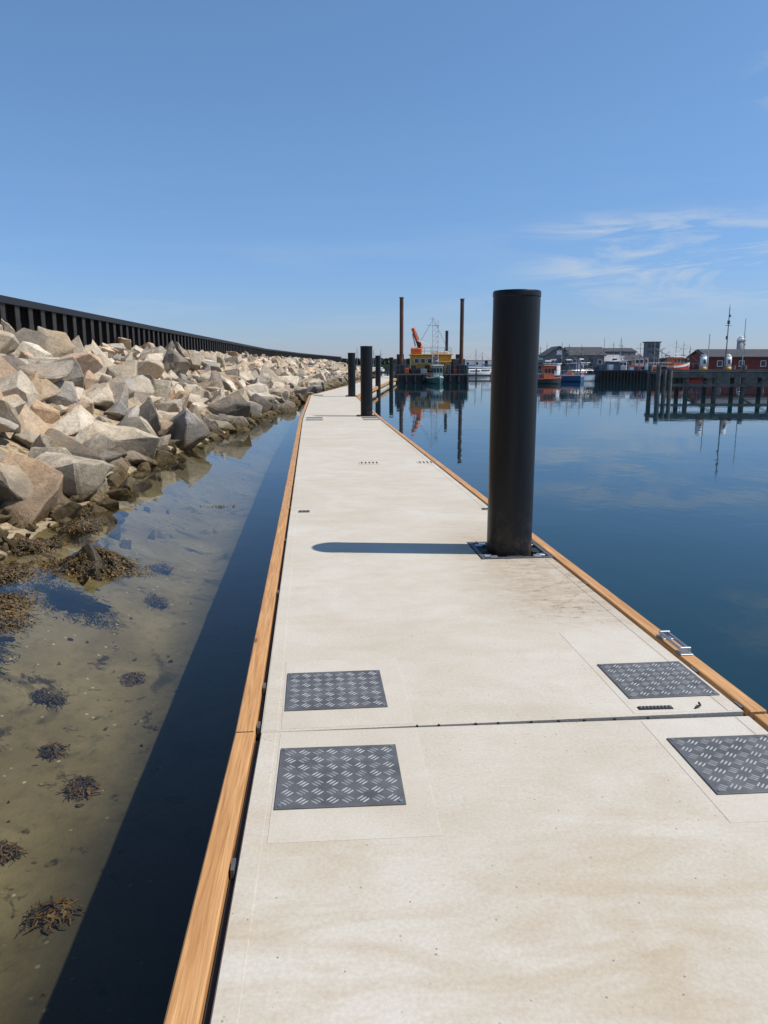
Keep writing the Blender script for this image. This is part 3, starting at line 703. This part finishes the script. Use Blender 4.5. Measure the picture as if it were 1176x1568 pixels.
# ------------------------------------------------------------------ buildings
def house(name,r,f,Wd,D,hw,hr,wall_m,roof_m,ridge_x=True,nwin=4,z0=1.15,chim=False):
    pp=W(r,f,z0); e=empty(name,pp,-YAW)
    b=B(); b.box(-Wd/2,Wd/2,0,D,0,hw,wall_m)
    if ridge_x:
        b.add([(-Wd/2,0,hw),(-Wd/2,D,hw),(-Wd/2,D/2,hw+hr*.93),(Wd/2,0,hw),(Wd/2,D,hw),(Wd/2,D/2,hw+hr*.93)],[(0,2,1),(3,4,5)],wall_m)
    else:
        b.add([(-Wd/2,0,hw),(Wd/2,0,hw),(0,0,hw+hr*.93),(-Wd/2,D,hw),(Wd/2,D,hw),(0,D,hw+hr*.93)],[(0,1,2),(5,4,3)],wall_m)
    b.obj('walls',e)
    b=B(); o=.35; t=.16
    if ridge_x:
        for s in(0,1):
            y0=-o if s==0 else D+o; za=hw-o*hr/(D/2)*.9
            b.add([(-Wd/2-o,y0,za),(Wd/2+o,y0,za),(Wd/2+o,D/2,hw+hr),(-Wd/2-o,D/2,hw+hr),(-Wd/2-o,y0,za+t),(Wd/2+o,y0,za+t),(Wd/2+o,D/2,hw+hr+t),(-Wd/2-o,D/2,hw+hr+t)],[(0,1,2,3),(4,5,6,7),(0,1,5,4),(0,3,7,4),(1,2,6,5)],roof_m)
    else:
        for s in(-1,1):
            x0=s*(Wd/2+o); za=hw-o*hr/(Wd/2)*.9
            b.add([(x0,-o,za),(x0,D+o,za),(0,D+o,hw+hr),(0,-o,hw+hr),(x0,-o,za+t),(x0,D+o,za+t),(0,D+o,hw+hr+t),(0,-o,hw+hr+t)],[(0,1,2,3),(4,5,6,7),(0,1,5,4),(0,3,7,4),(1,2,6,5)],roof_m)
    if chim: b.box(Wd*.2,Wd*.2+.6,D/2-.3,D/2+.3,hw+hr*.6,hw+hr+.8,M_REDW)
    b.obj('roof',e)
    b=B()
    for i in range(nwin):
        x=-Wd/2+Wd*(i+.5)/nwin
        rows=[hw*.5] if hw<3.4 else [hw*.28,hw*.75]
        for z in rows:
            b.box(x-.42,x+.42,-.03,0,z-.45,z+.45,M_WHT); b.box(x-.34,x+.34,-.045,-.03,z-.37,z+.37,M_GLASS)
    if not ridge_x: b.box(-.5,.5,-.04,-.0,hw+.1,hw+.9,M_WHT)
    b.obj('windows',e)
    b=B(); b.box(-.45+Wd*.12,.45+Wd*.12,-.07,-.046,0,1.9,M_DKH); b.obj('door',e)
house('grey_boat_house',33.5,150,5,7,2.5,1.6,M_GREYW,M_ROOF,False,2)
house('grey_boat_house',38.6,149,6.5,7,2.5,1.45,M_GREYW,M_ROOF,True,4)
house('grey_boat_house',44.2,152,4.2,7,1.4,1.1,M_GREYW,M_ROOFL,True,2)
house('grey_boat_house',48.3,165,4,7,1.5,1.1,M_GREYW,M_ROOF,False,2)
house('red_boat_house',55.5,175,5,7,1.5,1.2,M_REDW,M_ROOF,True,2)
house('red_warehouse',57.6,119,16.5,8,1.9,1.1,M_REDW,M_ROOF,True,5)
house('white_shed',31.2,250,12,12,2.0,1.2,M_WHT,M_ROOFL,True,4)
house('brick_hall',66,220,9,10,4.2,1,M_GREYW,M_ROOF,True,5)
e=empty('harbour_control_tower',W(98.7,290,1.15),-YAW); b=B(); b.box(-2.3,2.3,-2,2,0,8.5,M_GREYW); b.box(-2.7,2.7,-2.4,2.4,8.5,8.9,M_ROOF); b.obj('tower',e); b=B()
for z in(2,5,7.2):
    for x in(-1.5,0,1.5): b.box(x-.5,x+.5,-2.05,-2.0,z-.5,z+.6,M_GLASS)
b.obj('windows',e)
e=empty('water_tower',W(136,300,1.15),-YAW); b=B(); b.cyl((0,0,0),(0,0,9.5),1.5,1.4,20,M_ROOFL); b.cyl((0,0,9.5),(0,0,10.6),1.7,1.3,20,M_WHT); b.cyl((0,0,10.6),(0,0,11.4),1.3,.1,20,M_WHT); b.obj('body',e,True)
# ------------------------------------------------------------------ far shore and trees
def treeline(name,r0,r1,f,z0,hmin,hmax,n,leaf):
    rnd=random.Random(int(r0+f)); b=B()
    for i in range(n):
        r=rnd.uniform(r0,r1); h=hmin+(hmax-hmin)*(.5+.5*noise.noise(Vector((r*.045,f,0))))*(.7+.3*noise.noise(Vector((r*.3,f,3)))+.3)
        z=z0+h*rnd.random()**.8; ff=f+rnd.uniform(-10,10)
        c=W(r,ff,z); s=leaf*rnd.uniform(.5,1.3); q=Matrix.Rotation(rnd.uniform(0,3),3,'Z')@Matrix.Rotation(rnd.uniform(-.9,.9),3,'X')
        b.add([c+q@Vector((-s,0,-s*.7)),c+q@Vector((s,0,-s*.6)),c+q@Vector((s*.7,0,s*.7)),c+q@Vector((-s*.8,0,s*.6))],[(0,1,2,3)],M_TREE)
    b.obj(name)
treeline('distant_tree_belt',-90,160,620,1,3.0,6,7000,1.6)
treeline('distant_tree_belt',90,420,520,1,1.5,5,6000,1.6)
treeline('distant_tree_belt',18,140,330,1,.8,2.6,3500,1.0)
b=B(); qbox(-120,1500,600,1400,-3,1.6,M_LAND,b); qbox(60,1500,480,600,-3,1.4,M_LAND,b); b.obj('far_shore_land')
rr=random.Random(4)
for i in range(7): house('white_shed',34+i*9+rr.uniform(-2,2),330+rr.uniform(-3,60),rr.uniform(6,11),8,rr.uniform(1.8,2.6),1.3,rr.choice([M_WHT,M_GREYW,M_REDW]),rr.choice([M_ROOF,M_ROOFL]),True,3,.6)
b=B(); qbox(20,110,325,420,-2,.9,M_QUAY,b); b.obj('marina_land')
# ------------------------------------------------------------------ world, sun, camera
SUN=Vector((1.49,-.19,2.12)).normalized()
w=bpy.data.worlds.new('World'); S.world=w; w.use_nodes=True; nt=w.node_tree; nt.nodes.clear()
out=N(nt,'ShaderNodeOutputWorld'); bg=N(nt,'ShaderNodeBackground'); bg.inputs[1].default_value=.115
sky=N(nt,'ShaderNodeTexSky'); sky.sky_type='NISHITA'; sky.sun_disc=False
sky.sun_elevation=math.asin(SUN.z); sky.sun_rotation=math.atan2(SUN.x,SUN.y); sky.air_density=1.0; sky.dust_density=.2; sky.ozone_density=3.0
tc=N(nt,'ShaderNodeTexCoord').outputs['Generated']
sp=N(nt,'ShaderNodeSeparateXYZ'); nt.links.new(tc,sp.inputs[0]); DX,DY,DZn=sp.outputs
tint=ramp(nt,DZn,[(0.0,(.54,.63,.98)),(.10,(.60,.76,1.04)),(.25,(.78,.96,1.12)),(.5,(.98,1.16,1.24)),(1.,(.98,1.16,1.24))])
skyc=mixc(nt,1.0,sky.outputs[0],tint,'MULTIPLY')
cn=noise_n(nt,mapping(nt,tc,(2.6,2.6,15),(0,0,0),(.35,.1,.3)),2.3,8,.62,.7)
low=math_n(nt,'MULTIPLY',maprange(nt,DZn,.04,.11),maprange(nt,DZn,.185,.15))
rgt=maprange(nt,DX,.18,.36)
cm=math_n(nt,'MULTIPLY',math_n(nt,'MULTIPLY',low,rgt),ramp(nt,cn,[(.44,0.),(.62,.8)]))
cn2=noise_n(nt,mapping(nt,tc,(1.5,1.5,14),(0,0,0),(3,1,2)),2.0,7,.6,.6)
veil=math_n(nt,'MULTIPLY',maprange(nt,DZn,.30,.0),ramp(nt,cn2,[(.5,0.),(.8,.28)]))
hi=math_n(nt,'MULTIPLY',math_n(nt,'MULTIPLY',maprange(nt,DZn,.25,.28),maprange(nt,DZn,.34,.30)),maprange(nt,DX,.43,.48))
hi=math_n(nt,'MULTIPLY',hi,ramp(nt,noise_n(nt,mapping(nt,tc,(3,3,7)),4.0,7,.62,.4),[(.42,0.),(.68,.6)]))
cf=math_n(nt,'MAXIMUM',math_n(nt,'MAXIMUM',cm,veil),hi)
col=mixc(nt,cf,skyc,(4.9,5.5,6.3))
nt.links.new(col,bg.inputs[0]); nt.links.new(bg.outputs[0],out.inputs[0])
ld=bpy.data.lights.new('sun','SUN'); ld.energy=4.6; ld.angle=math.radians(.53); ld.color=(1,.94,.85)
lo=bpy.data.objects.new('sun',ld); S.collection.objects.link(lo); lo.rotation_euler=(-SUN).to_track_quat('-Z','Y').to_euler()
cd=bpy.data.cameras.new('camera'); cam=bpy.data.objects.new('camera',cd); S.collection.objects.link(cam)
cam.location=(0,0,CAMZ); cam.rotation_euler=(math.pi/2-PITCH,0,-YAW); cd.sensor_fit='VERTICAL'; cd.sensor_height=36; cd.sensor_width=27; cd.lens=36*1178/1568
cd.clip_end=8000; cd.clip_start=.05; S.camera=cam
S.view_settings.view_transform='Standard'; S.view_settings.look='None'; S.view_settings.exposure=0
